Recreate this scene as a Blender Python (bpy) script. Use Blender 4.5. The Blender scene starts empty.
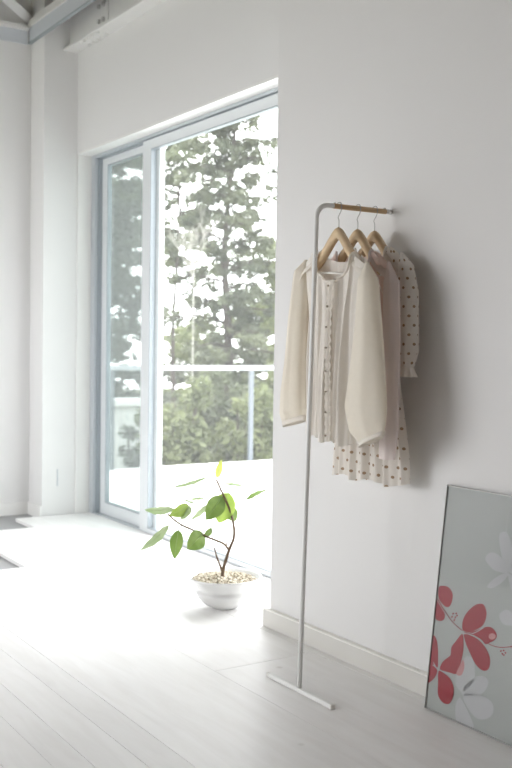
import bpy, bmesh, math, random
import numpy as np
from mathutils import Vector, Matrix

random.seed(7)
rng = np.random.default_rng(7)
S = bpy.context.scene
COL = S.collection

# ------------------------------------------------------------------ camera
# world: X runs along the window wall, Y points into that wall, Z up
FPX = 1000.0
CAM = np.array([0.0, 0.0, 1.13])
_yaw, _pit, _rol = math.radians(-57.1), math.radians(-2.2038), math.radians(0.8055)
FW = np.array([math.sin(_yaw) * math.cos(_pit), math.cos(_yaw) * math.cos(_pit), math.sin(_pit)])
_r = np.array([math.cos(_yaw), -math.sin(_yaw), 0.0])
_u = np.cross(_r, FW)
RT = math.cos(_rol) * _r + math.sin(_rol) * _u
UP = -math.sin(_rol) * _r + math.cos(_rol) * _u

cam_data = bpy.data.cameras.new('camera')
cam = bpy.data.objects.new('camera', cam_data)
COL.objects.link(cam)
cam.matrix_world = Matrix(((RT[0], UP[0], -FW[0], CAM[0]), (RT[1], UP[1], -FW[1], CAM[1]),
                           (RT[2], UP[2], -FW[2], CAM[2]), (0, 0, 0, 1)))
cam_data.sensor_fit = 'VERTICAL'
cam_data.sensor_height = 36.0
cam_data.lens = FPX / 768 * 36.0
cam_data.clip_start = 0.05
cam_data.clip_end = 300
cam_data.dof.use_dof = True
cam_data.dof.focus_distance = 3.25
cam_data.dof.aperture_fstop = 3.8
S.camera = cam

# ------------------------------------------------------------------ world, light, exposure
W = bpy.data.worlds.new('overcast_sky')
S.world = W
W.use_nodes = True
_bg = W.node_tree.nodes['Background']
_bg.inputs['Color'].default_value = (.985, .985, 1.0, 1)
_bg.inputs['Strength'].default_value = 8.7

S.view_settings.view_transform = 'Standard'
S.view_settings.look = 'None'
S.view_settings.gamma = 1.0
S.view_settings.use_curve_mapping = False
S.view_settings.exposure = 0.0
S.cycles.use_denoising = True
S.cycles.max_bounces = 14
S.cycles.diffuse_bounces = 8
S.cycles.transparent_max_bounces = 16
S.cycles.sample_clamp_indirect = 12.0

def portal(name, loc, rot, sx, sy):
    l = bpy.data.lights.new(name, 'AREA')
    l.shape = 'RECTANGLE'
    l.size, l.size_y = sx, sy
    l.cycles.is_portal = True
    o = bpy.data.objects.new(name, l)
    o.location, o.rotation_euler = loc, rot
    COL.objects.link(o)

# sky light enters by the terrace window and by the window in the wall across the room
portal('window_light', (-4.55, 2.9, 1.2), (math.radians(-90), 0, 0), 3.4, 2.4)
portal('window_light', (-4.55, -3.05, 1.5), (math.radians(90), 0, 0), 3.3, 1.9)

# ------------------------------------------------------------------ pixel helpers
def ray(x, y):
    return FW + RT * (x - 256) / FPX - UP * (y - 384) / FPX
def on_z(x, y, z=0.0):
    d = ray(x, y); return CAM + d * ((z - CAM[2]) / d[2])
def on_y(x, y, Y):
    d = ray(x, y); return CAM + d * (Y / d[1])
def on_x(x, y, X):
    d = ray(x, y); return CAM + d * (X / d[0])
def at_depth(x, y, D):
    return CAM + ray(x, y) * D

# ------------------------------------------------------------------ mesh helpers
class MB:
    def __init__(self):
        self.v, self.f, self.uv = [], [], []
    def add(self, vs, fs):
        n = len(self.v)
        self.v += [tuple(map(float, p)) for p in vs]
        self.f += [tuple(n + i for i in f) for f in fs]
        return self
    def box(self, x0, x1, y0, y1, z0, z1):
        return self.add([(x, y, z) for z in (z0, z1) for y in (y0, y1) for x in (x0, x1)],
                        [(0, 2, 3, 1), (4, 5, 7, 6), (0, 1, 5, 4), (2, 6, 7, 3), (0, 4, 6, 2), (1, 3, 7, 5)])
    def tube(self, pts, rad, seg=8, cap=True, flat=1.0):
        pts = [np.array(p, float) for p in pts]
        if not hasattr(rad, '__len__'):
            rad = [rad] * len(pts)
        t0 = pts[1] - pts[0]; t0 /= np.linalg.norm(t0)
        a = np.array([0, 0, 1.0]) if abs(t0[2]) < .9 else np.array([1.0, 0, 0])
        nrm = np.cross(t0, a); nrm /= np.linalg.norm(nrm)
        vs, fs = [], []
        for i, p in enumerate(pts):
            t = pts[min(i + 1, len(pts) - 1)] - pts[max(i - 1, 0)]
            t /= np.linalg.norm(t)
            nrm = nrm - t * (nrm @ t); nrm /= np.linalg.norm(nrm)
            b = np.cross(t, nrm)
            for k in range(seg):
                an = 2 * math.pi * k / seg
                vs.append(p + rad[i] * (nrm * math.cos(an) + b * math.sin(an) * flat))
        for i in range(len(pts) - 1):
            for k in range(seg):
                k2 = (k + 1) % seg
                fs.append((i * seg + k, i * seg + k2, (i + 1) * seg + k2, (i + 1) * seg + k))
        if cap:
            fs.append(tuple(range(seg - 1, -1, -1)))
            fs.append(tuple((len(pts) - 1) * seg + k for k in range(seg)))
        return self.add(vs, fs)
    def lathe(self, prof, seg=48, c=(0, 0, 0)):
        vs, fs = [], []
        for r, z in prof:
            for k in range(seg):
                a = 2 * math.pi * k / seg
                vs.append((c[0] + r * math.cos(a), c[1] + r * math.sin(a), c[2] + z))
        for i in range(len(prof) - 1):
            for k in range(seg):
                k2 = (k + 1) % seg
                fs.append((i * seg + k, i * seg + k2, (i + 1) * seg + k2, (i + 1) * seg + k))
        return self.add(vs, fs)
    def grid(self, P):
        # P: array (m, n, 3)
        m, n = P.shape[:2]
        return self.add(P.reshape(-1, 3), [(i * n + j, i * n + j + 1, (i + 1) * n + j + 1, (i + 1) * n + j)
                                           for i in range(m - 1) for j in range(n - 1)])
    def build(self, name, mat, parent=None, smooth=False, bevel=0, solid=0, uv=None):
        me = bpy.data.meshes.new(name)
        me.from_pydata(self.v, [], self.f)
        if uv is not None:
            L = me.uv_layers.new(name='UVMap')
            idx = np.zeros(len(me.loops), dtype=np.int32)
            me.loops.foreach_get('vertex_index', idx)
            L.data.foreach_set('uv', np.asarray(uv, dtype=np.float32)[idx].ravel())
        me.validate()
        if smooth:
            me.polygons.foreach_set('use_smooth', [True] * len(me.polygons))
        me.update()
        o = bpy.data.objects.new(name, me)
        if mat: me.materials.append(mat)
        COL.objects.link(o)
        if parent: o.parent = parent
        if bevel:
            b = o.modifiers.new('bevel', 'BEVEL'); b.width = bevel; b.segments = 2; b.limit_method = 'ANGLE'
        if solid:
            b = o.modifiers.new('solid', 'SOLIDIFY'); b.thickness = solid; b.offset = 0
        return o

def tag(o, label=None, cat=None, group=None, kind=None):
    if label: o['label'] = label
    if cat: o['category'] = cat
    if group: o['group'] = group
    if kind: o['kind'] = kind
    return o
def empty(name, loc=(0, 0, 0), rz=0):
    o = bpy.data.objects.new(name, None)
    o.location = [float(c) for c in loc]; o.rotation_euler = (0, 0, rz)
    o.empty_display_size = .1
    COL.objects.link(o)
    return o
def bez(P, n=24, closed=False):
    # Catmull-Rom through the points
    P = [np.array(p, float) for p in P]
    out = []
    m = len(P)
    for i in range(m if closed else m - 1):
        if closed:
            a, b, c, d = P[(i - 1) % m], P[i], P[(i + 1) % m], P[(i + 2) % m]
        else:
            a, b, c, d = P[max(i - 1, 0)], P[i], P[i + 1], P[min(i + 2, m - 1)]
        k = max(2, n // m)
        for j in range(k):
            t = j / k
            out.append(.5 * ((2 * b) + (c - a) * t + (2 * a - 5 * b + 4 * c - d) * t * t + (3 * b - a - 3 * c + d) * t ** 3))
    if not closed: out.append(P[-1])
    return out

# ------------------------------------------------------------------ materials
def mat(name, col, rough=.6, spec=.4, metal=0.0, noise=None, bump=None, trans=0.0, coat=0.0):
    m = bpy.data.materials.new(name)
    m.use_nodes = True
    nt = m.node_tree; N = nt.nodes; Lk = nt.links
    b = N['Principled BSDF']
    b.inputs['Base Color'].default_value = (*col, 1)
    b.inputs['Roughness'].default_value = rough
    b.inputs['Specular IOR Level'].default_value = spec
    b.inputs['Metallic'].default_value = metal
    b.inputs['Coat Weight'].default_value = coat
    tc = N.new('ShaderNodeTexCoord')
    if noise:
        sc, amt, stretch = noise
        mp = N.new('ShaderNodeMapping'); mp.inputs['Scale'].default_value = stretch
        nz = N.new('ShaderNodeTexNoise'); nz.inputs['Scale'].default_value = sc; nz.inputs['Detail'].default_value = 5
        mx = N.new('ShaderNodeMix'); mx.data_type = 'RGBA'
        mx.inputs[6].default_value = (*[c * (1 - amt) for c in col], 1)
        mx.inputs[7].default_value = (*[min(1, c * (1 + amt)) for c in col], 1)
        Lk.new(tc.outputs['Object'], mp.inputs[0]); Lk.new(mp.outputs[0], nz.inputs[0])
        Lk.new(nz.outputs[0], mx.inputs[0]); Lk.new(mx.outputs[2], b.inputs['Base Color'])
    if bump:
        nb = N.new('ShaderNodeTexNoise'); nb.inputs['Scale'].default_value = bump[0]; nb.inputs['Detail'].default_value = 4
        bp = N.new('ShaderNodeBump'); bp.inputs['Strength'].default_value = bump[1]; bp.inputs['Distance'].default_value = .01
        Lk.new(tc.outputs['Object'], nb.inputs[0]); Lk.new(nb.outputs[0], bp.inputs['Height']); Lk.new(bp.outputs[0], b.inputs['Normal'])
    if trans:
        tr = N.new('ShaderNodeBsdfTranslucent')
        tr.inputs['Color'].default_value = (*col, 1)
        src = b.inputs['Base Color'].links
        if src: Lk.new(src[0].from_socket, tr.inputs['Color'])
        ms = N.new('ShaderNodeMixShader'); ms.inputs[0].default_value = trans
        Lk.new(b.outputs[0], ms.inputs[1]); Lk.new(tr.outputs[0], ms.inputs[2])
        Lk.new(ms.outputs[0], N['Material Output'].inputs['Surface'])
    return m

def plank_mat():
    m = mat('whitewashed_wood', (.80, .79, .775), .42, .35)
    nt = m.node_tree; N = nt.nodes; Lk = nt.links
    b = N['Principled BSDF']
    tc = N.new('ShaderNodeTexCoord'); oi = N.new('ShaderNodeObjectInfo')
    ad = N.new('ShaderNodeVectorMath'); ad.operation = 'MULTIPLY_ADD'
    rv = N.new('ShaderNodeCombineXYZ')
    for i in range(3): Lk.new(oi.outputs['Random'], rv.inputs[i])
    ad.inputs[1].default_value = (37, 21, 11)
    Lk.new(rv.outputs[0], ad.inputs[0]); Lk.new(tc.outputs['Object'], ad.inputs[2])
    mp = N.new('ShaderNodeMapping'); mp.inputs['Scale'].default_value = (1.4, 11, 6)
    nz = N.new('ShaderNodeTexNoise'); nz.inputs['Scale'].default_value = 2.2; nz.inputs['Detail'].default_value = 7; nz.inputs['Distortion'].default_value = .6
    Lk.new(ad.outputs[0], mp.inputs[0]); Lk.new(mp.outputs[0], nz.inputs[0])
    rp = N.new('ShaderNodeValToRGB')
    rp.color_ramp.elements[0].position = .30; rp.color_ramp.elements[0].color = (.83, .82, .81, 1)
    rp.color_ramp.elements[1].position = .62; rp.color_ramp.elements[1].color = (.88, .875, .87, 1)
    Lk.new(nz.outputs[0], rp.inputs[0])
    # grey cloudy wear
    n2 = N.new('ShaderNodeTexNoise'); n2.inputs['Scale'].default_value = 3.0; n2.inputs['Detail'].default_value = 5
    mp2 = N.new('ShaderNodeMapping'); mp2.inputs['Scale'].default_value = (1, 2.6, 1)
    Lk.new(ad.outputs[0], mp2.inputs[0]); Lk.new(mp2.outputs[0], n2.inputs[0])
    r2 = N.new('ShaderNodeMapRange'); r2.inputs[1].default_value = .56; r2.inputs[2].default_value = .78; r2.inputs[3].default_value = 0; r2.inputs[4].default_value = .22
    Lk.new(n2.outputs[0], r2.inputs[0])
    mx = N.new('ShaderNodeMix'); mx.data_type = 'RGBA'; mx.inputs[7].default_value = (.66, .66, .66, 1)
    Lk.new(r2.outputs[0], mx.inputs[0]); Lk.new(rp.outputs[0], mx.inputs[6])
    # small dark knots
    vo = N.new('ShaderNodeTexVoronoi'); vo.inputs['Scale'].default_value = 4.2
    Lk.new(ad.outputs[0], vo.inputs[0])
    r3 = N.new('ShaderNodeMapRange'); r3.inputs[1].default_value = .035; r3.inputs[2].default_value = .075; r3.inputs[3].default_value = .5; r3.inputs[4].default_value = 0
    Lk.new(vo.outputs['Distance'], r3.inputs[0])
    m3 = N.new('ShaderNodeMix'); m3.data_type = 'RGBA'; m3.inputs[7].default_value = (.42, .39, .36, 1)
    Lk.new(r3.outputs[0], m3.inputs[0]); Lk.new(mx.outputs[2], m3.inputs[6])
    # every plank a little lighter or darker
    hs = N.new('ShaderNodeHueSaturation')
    r4 = N.new('ShaderNodeMapRange'); r4.inputs[3].default_value = .94; r4.inputs[4].default_value = 1.04
    Lk.new(oi.outputs['Random'], r4.inputs[0]); Lk.new(r4.outputs[0], hs.inputs['Value'])
    Lk.new(m3.outputs[2], hs.inputs['Color']); Lk.new(hs.outputs[0], b.inputs['Base Color'])
    bp = N.new('ShaderNodeBump'); bp.inputs['Strength'].default_value = .12; bp.inputs['Distance'].default_value = .004
    Lk.new(nz.outputs[0], bp.inputs['Height']); Lk.new(bp.outputs[0], b.inputs['Normal'])
    return m

def glass_mat(name, tint, veil, veilcol=(.8, .82, .84)):
    # clear pane: see-through with a mirror-like sheen and a thin white veil mixed in as painted lens haze
    m = bpy.data.materials.new(name); m.use_nodes = True
    nt = m.node_tree; N = nt.nodes; Lk = nt.links
    N.remove(N['Principled BSDF'])
    tr = N.new('ShaderNodeBsdfTransparent'); tr.inputs[0].default_value = (*tint, 1)
    gl = N.new('ShaderNodeBsdfGlossy'); gl.inputs['Roughness'].default_value = .02
    lw = N.new('ShaderNodeLayerWeight'); lw.inputs[0].default_value = .5     # same from both faces of the pane
    pw = N.new('ShaderNodeMath'); pw.operation = 'POWER'; pw.inputs[1].default_value = 5
    fr = N.new('ShaderNodeMath'); fr.operation = 'MULTIPLY_ADD'; fr.inputs[1].default_value = .94; fr.inputs[2].default_value = .03
    Lk.new(lw.outputs['Facing'], pw.inputs[0]); Lk.new(pw.outputs[0], fr.inputs[0])
    m1 = N.new('ShaderNodeMixShader')
    Lk.new(fr.outputs[0], m1.inputs[0]); Lk.new(tr.outputs[0], m1.inputs[1]); Lk.new(gl.outputs[0], m1.inputs[2])
    tl = N.new('ShaderNodeBsdfTranslucent'); tl.inputs[0].default_value = (*veilcol, 1)
    m2 = N.new('ShaderNodeMixShader'); m2.inputs[0].default_value = veil
    Lk.new(m1.outputs[0], m2.inputs[1]); Lk.new(tl.outputs[0], m2.inputs[2])
    Lk.new(m2.outputs[0], N['Material Output'].inputs['Surface'])
    return m

def leaf_mat(name, ca, cb, scale, trans=.35, rough=.5):
    m = bpy.data.materials.new(name); m.use_nodes = True
    nt = m.node_tree; N = nt.nodes; Lk = nt.links
    b = N['Principled BSDF']; b.inputs['Roughness'].default_value = rough; b.inputs['Specular IOR Level'].default_value = .4
    tc = N.new('ShaderNodeTexCoord')
    nz = N.new('ShaderNodeTexNoise'); nz.inputs['Scale'].default_value = scale; nz.inputs['Detail'].default_value = 3
    rp = N.new('ShaderNodeValToRGB')
    rp.color_ramp.elements[0].position = .35; rp.color_ramp.elements[0].color = (*ca, 1)
    rp.color_ramp.elements[1].position = .65; rp.color_ramp.elements[1].color = (*cb, 1)
    Lk.new(tc.outputs['Object'], nz.inputs[0]); Lk.new(nz.outputs[0], rp.inputs[0]); Lk.new(rp.outputs[0], b.inputs['Base Color'])
    tr = N.new('ShaderNodeBsdfTranslucent'); Lk.new(rp.outputs[0], tr.inputs[0])
    ms = N.new('ShaderNodeMixShader'); ms.inputs[0].default_value = trans
    Lk.new(b.outputs[0], ms.inputs[1]); Lk.new(tr.outputs[0], ms.inputs[2]); Lk.new(ms.outputs[0], N['Material Output'].inputs['Surface'])
    return m

def dotted_mat():
    m = mat('dotted_chiffon', (.88, .845, .795), .85, .1, trans=.35)
    nt = m.node_tree; N = nt.nodes; Lk = nt.links
    b = N['Principled BSDF']
    uv = N.new('ShaderNodeUVMap'); sp = N.new('ShaderNodeSeparateXYZ'); Lk.new(uv.outputs[0], sp.inputs[0])
    def M(op, a, c=None):
        n = N.new('ShaderNodeMath'); n.operation = op
        for i, s in enumerate((a, c)):
            if s is None: continue
            if isinstance(s, (int, float)): n.inputs[i].default_value = s
            else: Lk.new(s, n.inputs[i])
        return n.outputs[0]
    row = M('FLOOR', sp.outputs[1])
    off = M('MULTIPLY', M('FLOORED_MODULO', row, 2.0), .5)
    fx = M('SUBTRACT', M('FRACT', M('ADD', sp.outputs[0], off)), .5)
    fy = M('SUBTRACT', M('FRACT', sp.outputs[1]), .5)
    d = M('SQRT', M('ADD', M('MULTIPLY', fx, fx), M('MULTIPLY', fy, fy)))
    k = M('LESS_THAN', d, .155)
    mx = N.new('ShaderNodeMix'); mx.data_type = 'RGBA'
    mx.inputs[6].default_value = (.88, .845, .795, 1); mx.inputs[7].default_value = (.42, .30, .20, 1)
    Lk.new(k, mx.inputs[0]); Lk.new(mx.outputs[2], b.inputs['Base Color'])
    for n in N:
        if n.type == 'BSDF_TRANSLUCENT': Lk.new(mx.outputs[2], n.inputs[0])
    return m

def gravel_mat():
    m = mat('gravel', (.7, .64, .52), .8, .2)
    nt = m.node_tree; N = nt.nodes; Lk = nt.links
    tc = N.new('ShaderNodeTexCoord'); v = N.new('ShaderNodeTexVoronoi'); v.inputs['Scale'].default_value = 95
    rp = N.new('ShaderNodeValToRGB')
    rp.color_ramp.elements[0].color = (.28, .23, .16, 1); rp.color_ramp.elements[1].color = (.74, .69, .59, 1)
    e = rp.color_ramp.elements.new(.45); e.color = (.58, .52, .41, 1)
    Lk.new(tc.outputs['Object'], v.inputs[0])
    sp = N.new('ShaderNodeSeparateColor'); Lk.new(v.outputs['Color'], sp.inputs[0])
    Lk.new(sp.outputs[0], rp.inputs[0]); Lk.new(rp.outputs[0], N['Principled BSDF'].inputs['Base Color'])
    return m

M = dict(
    wall=mat('white_wall_paint', (.755, .753, .75), .85, .2, bump=(160, .05)),
    warmwall=mat('warm_timber_boarding', (.46, .32, .22), .7, .2, noise=(5, .15, (1, 1, 8))),
    trim=mat('white_gloss_trim', (.80, .80, .785), .5, .3),
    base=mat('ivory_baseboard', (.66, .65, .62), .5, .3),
    slab=mat('grey_concrete', (.36, .36, .365), .7, .2, noise=(6, .12, (1, 1, 1))),
    plank=plank_mat(),
    ceil=mat('weathered_ceiling_board', (.20, .185, .17), .9, .1, noise=(9, .6, (1, 1, 1))),
    steelw=mat('painted_steel_white', (.74, .735, .725), .5, .3),
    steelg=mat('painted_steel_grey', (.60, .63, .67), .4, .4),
    bolt=mat('bolt_steel', (.5, .49, .48), .5, .4),
    alu=mat('aluminium_frame', (.52, .555, .585), .35, .5, metal=.25),
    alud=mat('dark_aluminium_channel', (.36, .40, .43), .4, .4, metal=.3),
    aluw=mat('pale_aluminium_sash', (.70, .73, .75), .35, .4),
    glass=glass_mat('clear_glass', (.98, .99, .985), .014),
    screen=glass_mat('insect_screen_mesh', (.58, .61, .60), .06, (.55, .57, .57)),
    rack=mat('rack_white_powdercoat', (.83, .835, .82), .45, .35),
    oak=mat('oak_bar', (.58, .40, .23), .5, .3, noise=(12, .18, (14, 1, 14))),
    birch=mat('pale_birch', (.72, .55, .35), .45, .35, noise=(10, .12, (1, 12, 8))),
    chrome=mat('steel_wire', (.42, .41, .40), .3, .5, metal=.9),
    rod=mat('white_rod', (.85, .84, .80), .4, .4),
    cream=mat('cream_cotton', (.90, .855, .765), .9, .1, noise=(60, .03, (1, 1, 1)), bump=(420, .08), trans=.32),
    ivory=mat('ivory_gauze', (.90, .87, .82), .9, .1, noise=(60, .03, (1, 1, 1)), bump=(420, .08), trans=.3),
    creamlace=mat('ivory_trim', (.92, .885, .825), .9, .1, trans=.3),
    button=mat('shell_button', (.48, .42, .34), .3, .5),
    pink=mat('pale_pink_voile', (.88, .735, .685), .9, .1, trans=.42),
    pinkp=mat('pale_lilac_voile', (.88, .815, .795), .9, .1, trans=.45),
    dots=dotted_mat(),
    pot=mat('white_glazed_ceramic', (.72, .72, .715), .18, .5, coat=.3),
    gravel=gravel_mat(),
    bark=mat('brown_bark', (.16, .11, .075), .8, .2, noise=(60, .3, (1, 1, 3))),
    leaf=leaf_mat('fresh_leaf', (.26, .38, .07), (.36, .47, .11), 14, .38, .32),
    leafd=leaf_mat('deep_leaf', (.16, .26, .06), (.23, .33, .09), 14, .3, .28),
    leafp=leaf_mat('pale_leaf_underside', (.30, .40, .20), (.40, .48, .28), 14, .35, .45),
    leafy=leaf_mat('young_yellow_leaf', (.46, .52, .10), (.54, .58, .15), 14, .45, .4),
    panel=mat('poster_grey_green', (.43, .455, .44), .5, .3),
    red=mat('poster_red', (.36, .05, .065), .55, .2, noise=(30, .12, (1, 1, 1))),
    pinkprint=mat('poster_pink', (.58, .30, .30), .55, .2),
    whiteprint=mat('poster_white', (.53, .545, .555), .55, .2),
    posterglass=glass_mat('poster_acrylic', (.97, .97, .97), .02),
    pframe=mat('brushed_metal_frame', (.36, .36, .35), .3, .5, metal=.8),
    terrace=mat('white_terrace', (.74, .74, .73), .8, .2, noise=(3, .04, (1, 1, 1))),
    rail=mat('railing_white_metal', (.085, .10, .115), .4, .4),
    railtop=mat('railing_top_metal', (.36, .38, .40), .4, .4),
    gwall=mat('white_garden_wall', (.66, .66, .655), .85, .2, noise=(2, .06, (1, 1, 1))),
    ground=mat('earth_ground', (.20, .20, .13), .9, .1, noise=(.6, .3, (1, 1, 1))),
    treebark=mat('tree_bark', (.05, .042, .037), .9, .1, noise=(5, .3, (1, 1, .4))),
    palebark=mat('pale_twig_bark', (.26, .255, .23), .9, .1),
    fol_a=leaf_mat('foliage_olive', (.048, .060, .038), (.115, .13, .075), 1.6, .3),
    fol_b=leaf_mat('foliage_mid', (.062, .078, .046), (.14, .16, .085), 1.6, .3),
    fol_c=leaf_mat('foliage_light', (.10, .12, .055), (.20, .225, .105), 1.6, .35),
    fol_d=leaf_mat('foliage_grey', (.07, .08, .06), (.115, .125, .095), 1.6, .3),
)

# ================================================================== STRUCTURE
XL, XR = -6.44, 2.2           # far wall, wall behind the camera's right
YW, YF = 2.23, -2.8           # wall with the rack, wall across the room
YU, YG = 2.59, 2.705          # wall above the window, window frame
XC, YC = -6.20, 2.36          # pillar face and front
ZS, ZC = -0.022, 3.42         # slab under the boards, ceiling
XE = -3.32                   # free end of the rack wall

def struct(name, mb, m, label=None, **k):
    o = mb.build(name, m, **k); o['kind'] = 'structure'
    return o

floor = struct('floor', MB().box(XL - .3, XR + .2, YF - .2, 2.80, ZS - .15, ZS), M['slab'])
struct('wall_left', MB().box(XL - .2, XL, YF - .2, 2.775, ZS - .1, 3.7), M['wall'])
struct('pillar', MB().box(XL, XC, YC, 2.775, ZS, 3.7), M['wall'])
struct('wall_right', MB().box(XE, XR, YW, 2.95, ZS - .1, 3.7), M['wall'], bevel=.004)
struct('wall_back', MB().box(XC, XE, YU, 2.9, 2.375, 3.7), M['wall'])
struct('wall_rear', MB().box(XR, XR + .2, YF - .2, 2.95, ZS - .1, 3.7), M['warmwall'])
wf = MB()
for a, b in ((XL - .2, -6.2), (-2.9, XR + .2)): wf.box(a, b, YF - .2, YF, ZS - .1, 3.7)
for a, b in ((-6.2, -2.9),):
    wf.box(a, b, YF - .2, YF, ZS - .1, .55); wf.box(a, b, YF - .2, YF, 2.45, 3.7)
struct('wall_front', wf, M['wall'])
struct('ceiling', MB().box(XL - .2, XR + .2, YF - .2, 2.95, ZC, ZC + .2), M['ceil'])
# jamb lining of the recess, a hair proud of the pillar: the thin line beside the window
tr1 = empty('trim_1', (XC, YU, 0)); tr1['kind'] = 'structure'
MB().box(0, .012, .0, .185, ZS, 2.375).build('jamb_lining', M['trim'], tr1)
MB().box(0.012, XE - XC, .0, .185, 2.362, 2.375).build('head_lining', M['trim'], tr1)

bb = MB()
prof = [(0, 0), (.022, 0), (.022, .067), (0, .067)]
def base_run(x0, x1, y):
    m = MB()
    vs = [(x, y - d, z) for x in (x0, x1) for d, z in prof]
    n = len(prof)
    m.add(vs, [tuple(range(n)), tuple(range(2 * n - 1, n - 1, -1))] + [(i, n + i, n + (i + 1) % n, (i + 1) % n) for i in range(n)])
    return m
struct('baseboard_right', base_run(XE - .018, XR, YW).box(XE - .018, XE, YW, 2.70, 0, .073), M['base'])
MB().box(XE - .0185, XR, YW - .0225, YW, .067, .074).build('baseboard_highlight', M['rod'], bpy.data.objects['baseboard_right'], bevel=.002)  # white strip paints the highlight along the top edge of the baseboard
struct('baseboard_left', MB().box(XL, XL + .012, YF, YC, ZS, .06), M['trim'])
struct('baseboard_pillar', MB().box(XL + .012, XC, YC - .012, YC, ZS, .06), M['trim'])
# thin upright slot in the pillar face
MB().box(XC, XC + .004, 2.462, 2.468, .19, .30).build('wall_slot', M['alu'], bpy.data.objects['pillar'])

# floor boards: separate planks laid on the slab, ends staggered beside the far wall
ys = [2.70, 2.18, 1.755, 1.309, 1.203, 1.08, .985, .871, .76]
while ys[-1] > YF + .12: ys.append(ys[-1] - .112)
ys[-1] = YF + .002
pm = {}
for i in range(len(ys) - 1):
    y1, y0 = ys[i], ys[i + 1]
    x = -6.19 if y0 > 2.1 else (-5.845 if y0 > 1.7 else -4.82)
    if y1 < -.5: x = -6.3
    first = True
    while x < XR - .01:
        L = 1.35 + 1.9 * random.random() if not first else (2.2 + 1.3 * random.random())
        if i == 1 and first: L = -2.95 - x          # butt joint near the rack
        if 2 <= i < 12 and first: L = 4.1 + .25 * (i % 3)
        first = False
        xe = min(x + L, XR - .002)
        if XR - xe < .5: xe = XR - .002
        top = 0.0 - random.random() * .0012
        if y1 > YW - .022 and xe > XE - .02:          # rows that run into the wall end or its baseboard
            if x > XE - .05: break
            if y0 < YW - .03 and True:
                xe = XE - .02 if y1 > YW else xe
            else:
                xe = XE - .02
        o = MB().box(0, xe - x - .0011, 0, y1 - y0 - .0011, 0, .0215 + top).build('plank', M['plank'], floor, bevel=.0008)
        o.location = (x, y0, ZS)
        if xe < XE and y1 > YW and xe > XE - .03: break
        x = xe
# strip of floor between the rack wall and the row that stops at its end
for x0, x1 in ((XE - .02, -1.4), (-1.4, .4), (.4, XR)):
    o = MB().box(0, x1 - x0 - .0016, 0, YW - 2.18 - .0016, 0, .0212).build('plank', M['plank'], floor, bevel=.0008)
    o.location = (x0, 2.18, ZS)

# ------------------------------------------------------------------ terrace window
win = empty('window_1', (XC + .012, YG, 0)); win['kind'] = 'structure'
X1 = XE - XC + .35                          # the hidden right end of the opening
ZT = 2.362
MB().box(0, .06, -.02, .07, 0, ZT).build('frame_jamb', M['alu'], win, bevel=.002)
MB().box(.06, .075, .0, .07, 0, ZT - .015).build('frame_channel', M['alud'], win)
MB().box(.06, X1, -.02, .14, ZT - .018, ZT).build('frame_head', M['alu'], win, bevel=.002)
MB().box(.06, X1, .0, .14, ZT - .026, ZT - .018).build('frame_head_track', M['alud'], win)
MB().box(.06, X1, -.01, .17, -.02, .006).build('frame_sill', M['alu'], win, bevel=.002)
XM = float(on_y(142.5, 180, YG - .014)[0]) - (XC + .012)      # left edge of the meeting stile
def sash(x0, x1, y0, y1, sl, sr, top, bot, z0, z1):
    s = MB()
    s.box(x0, x0 + sl, y0, y1, z0, z1).box(x1 - sr, x1, y0, y1, z0, z1)
    s.box(x0 + sl, x1 - sr, y0, y1, z1 - top, z1).box(x0 + sl, x1 - sr, y0, y1, z0, z0 + bot)
    o = s.build('sash', M['aluw'], win, bevel=.002)
    MB().box(x0 + sl, x1 - sr, (y0 + y1) / 2 - .003, (y0 + y1) / 2 + .003, z0 + bot, z1 - top).build('glass_pane', M['glass'], o)
    g = MB()
    t = .006
    for a in (x0 + sl, x1 - sr - t): g.box(a, a + t, y0 + .002, y1 - .002, z0 + bot, z1 - top)
    for a in (z0 + bot, z1 - top - t): g.box(x0 + sl, x1 - sr, y0 + .002, y1 - .002, a, a + t)
    g.build('glazing_bead', M['alud'], o)
    return o
s1 = sash(.075, XM + .15, .026, .058, .075, .05, .045, .075, .006, ZT - .026)
MB().box(.08, XM + .12, .066, .069, .02, ZT - .04).build('insect_screen', M['screen'], win)
s2 = sash(XM, X1 - .03, -.014, .022, .105, .05, .055, .022, .006, ZT - .026)

for n, (a, b) in enumerate(((-6.2, -2.9),)):
    w = empty('window_%d' % (n + 2), (a, YF - .12, .55)); w['kind'] = 'structure'
    m = MB(); wd = b - a
    for x in (0, wd / 2 - .03, wd - .06): m.box(x, x + .06, 0, .06, 0, 1.9)
    for z in (0, 1.84): m.box(0, wd, 0, .06, z, z + .06)
    m.build('window_frame', M['alu'], w)

# ------------------------------------------------------------------ steel beams under the roof
def on_beam(x, y, Y): return on_y(x, y, Y)
b2 = empty('ceiling_beam', (XC, YU, 3.02)); b2['kind'] = 'structure'
LB = XR - XC
MB().box(.0, XE - XC + .0, -.10, 0, 0, .018).build('bottom_flange', M['steelw'], b2, bevel=.002)
MB().box(.0, XE - XC, -.055, -.04, .018, .26).build('web', M['steelw'], b2)
MB().box(.0, XE - XC, -.10, 0, .26, .278).build('top_flange', M['steelw'], b2)
pl = MB().box(.30, .60, -.063, -.055, .03, .24).build('splice_plate', M['steelw'], b2, bevel=.002)
for x in (.485, .548):
    for z in (.066, .155):
        q = MB().tube([(x, -.063, z), (x, -.078, z)], .014, 6)
        q.build('bolt', M['bolt'], pl)
for x in (.24, .30, .36, .42, .50):
    for y in (-.082, -.022):
        MB().tube([(x, y, .0), (x, y, -.012)], .012, 6).build('bolt', M['steelw'], b2)
b1 = empty('ceiling_beam', (XL, 2.345, 3.095)); b1['kind'] = 'structure'
MB().box(0, XR - XL, -.006, .014, 0, .010).build('bottom_flange', M['alud'], b1)  # dark colour paints in the shadow line along the beam's lower edge
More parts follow.
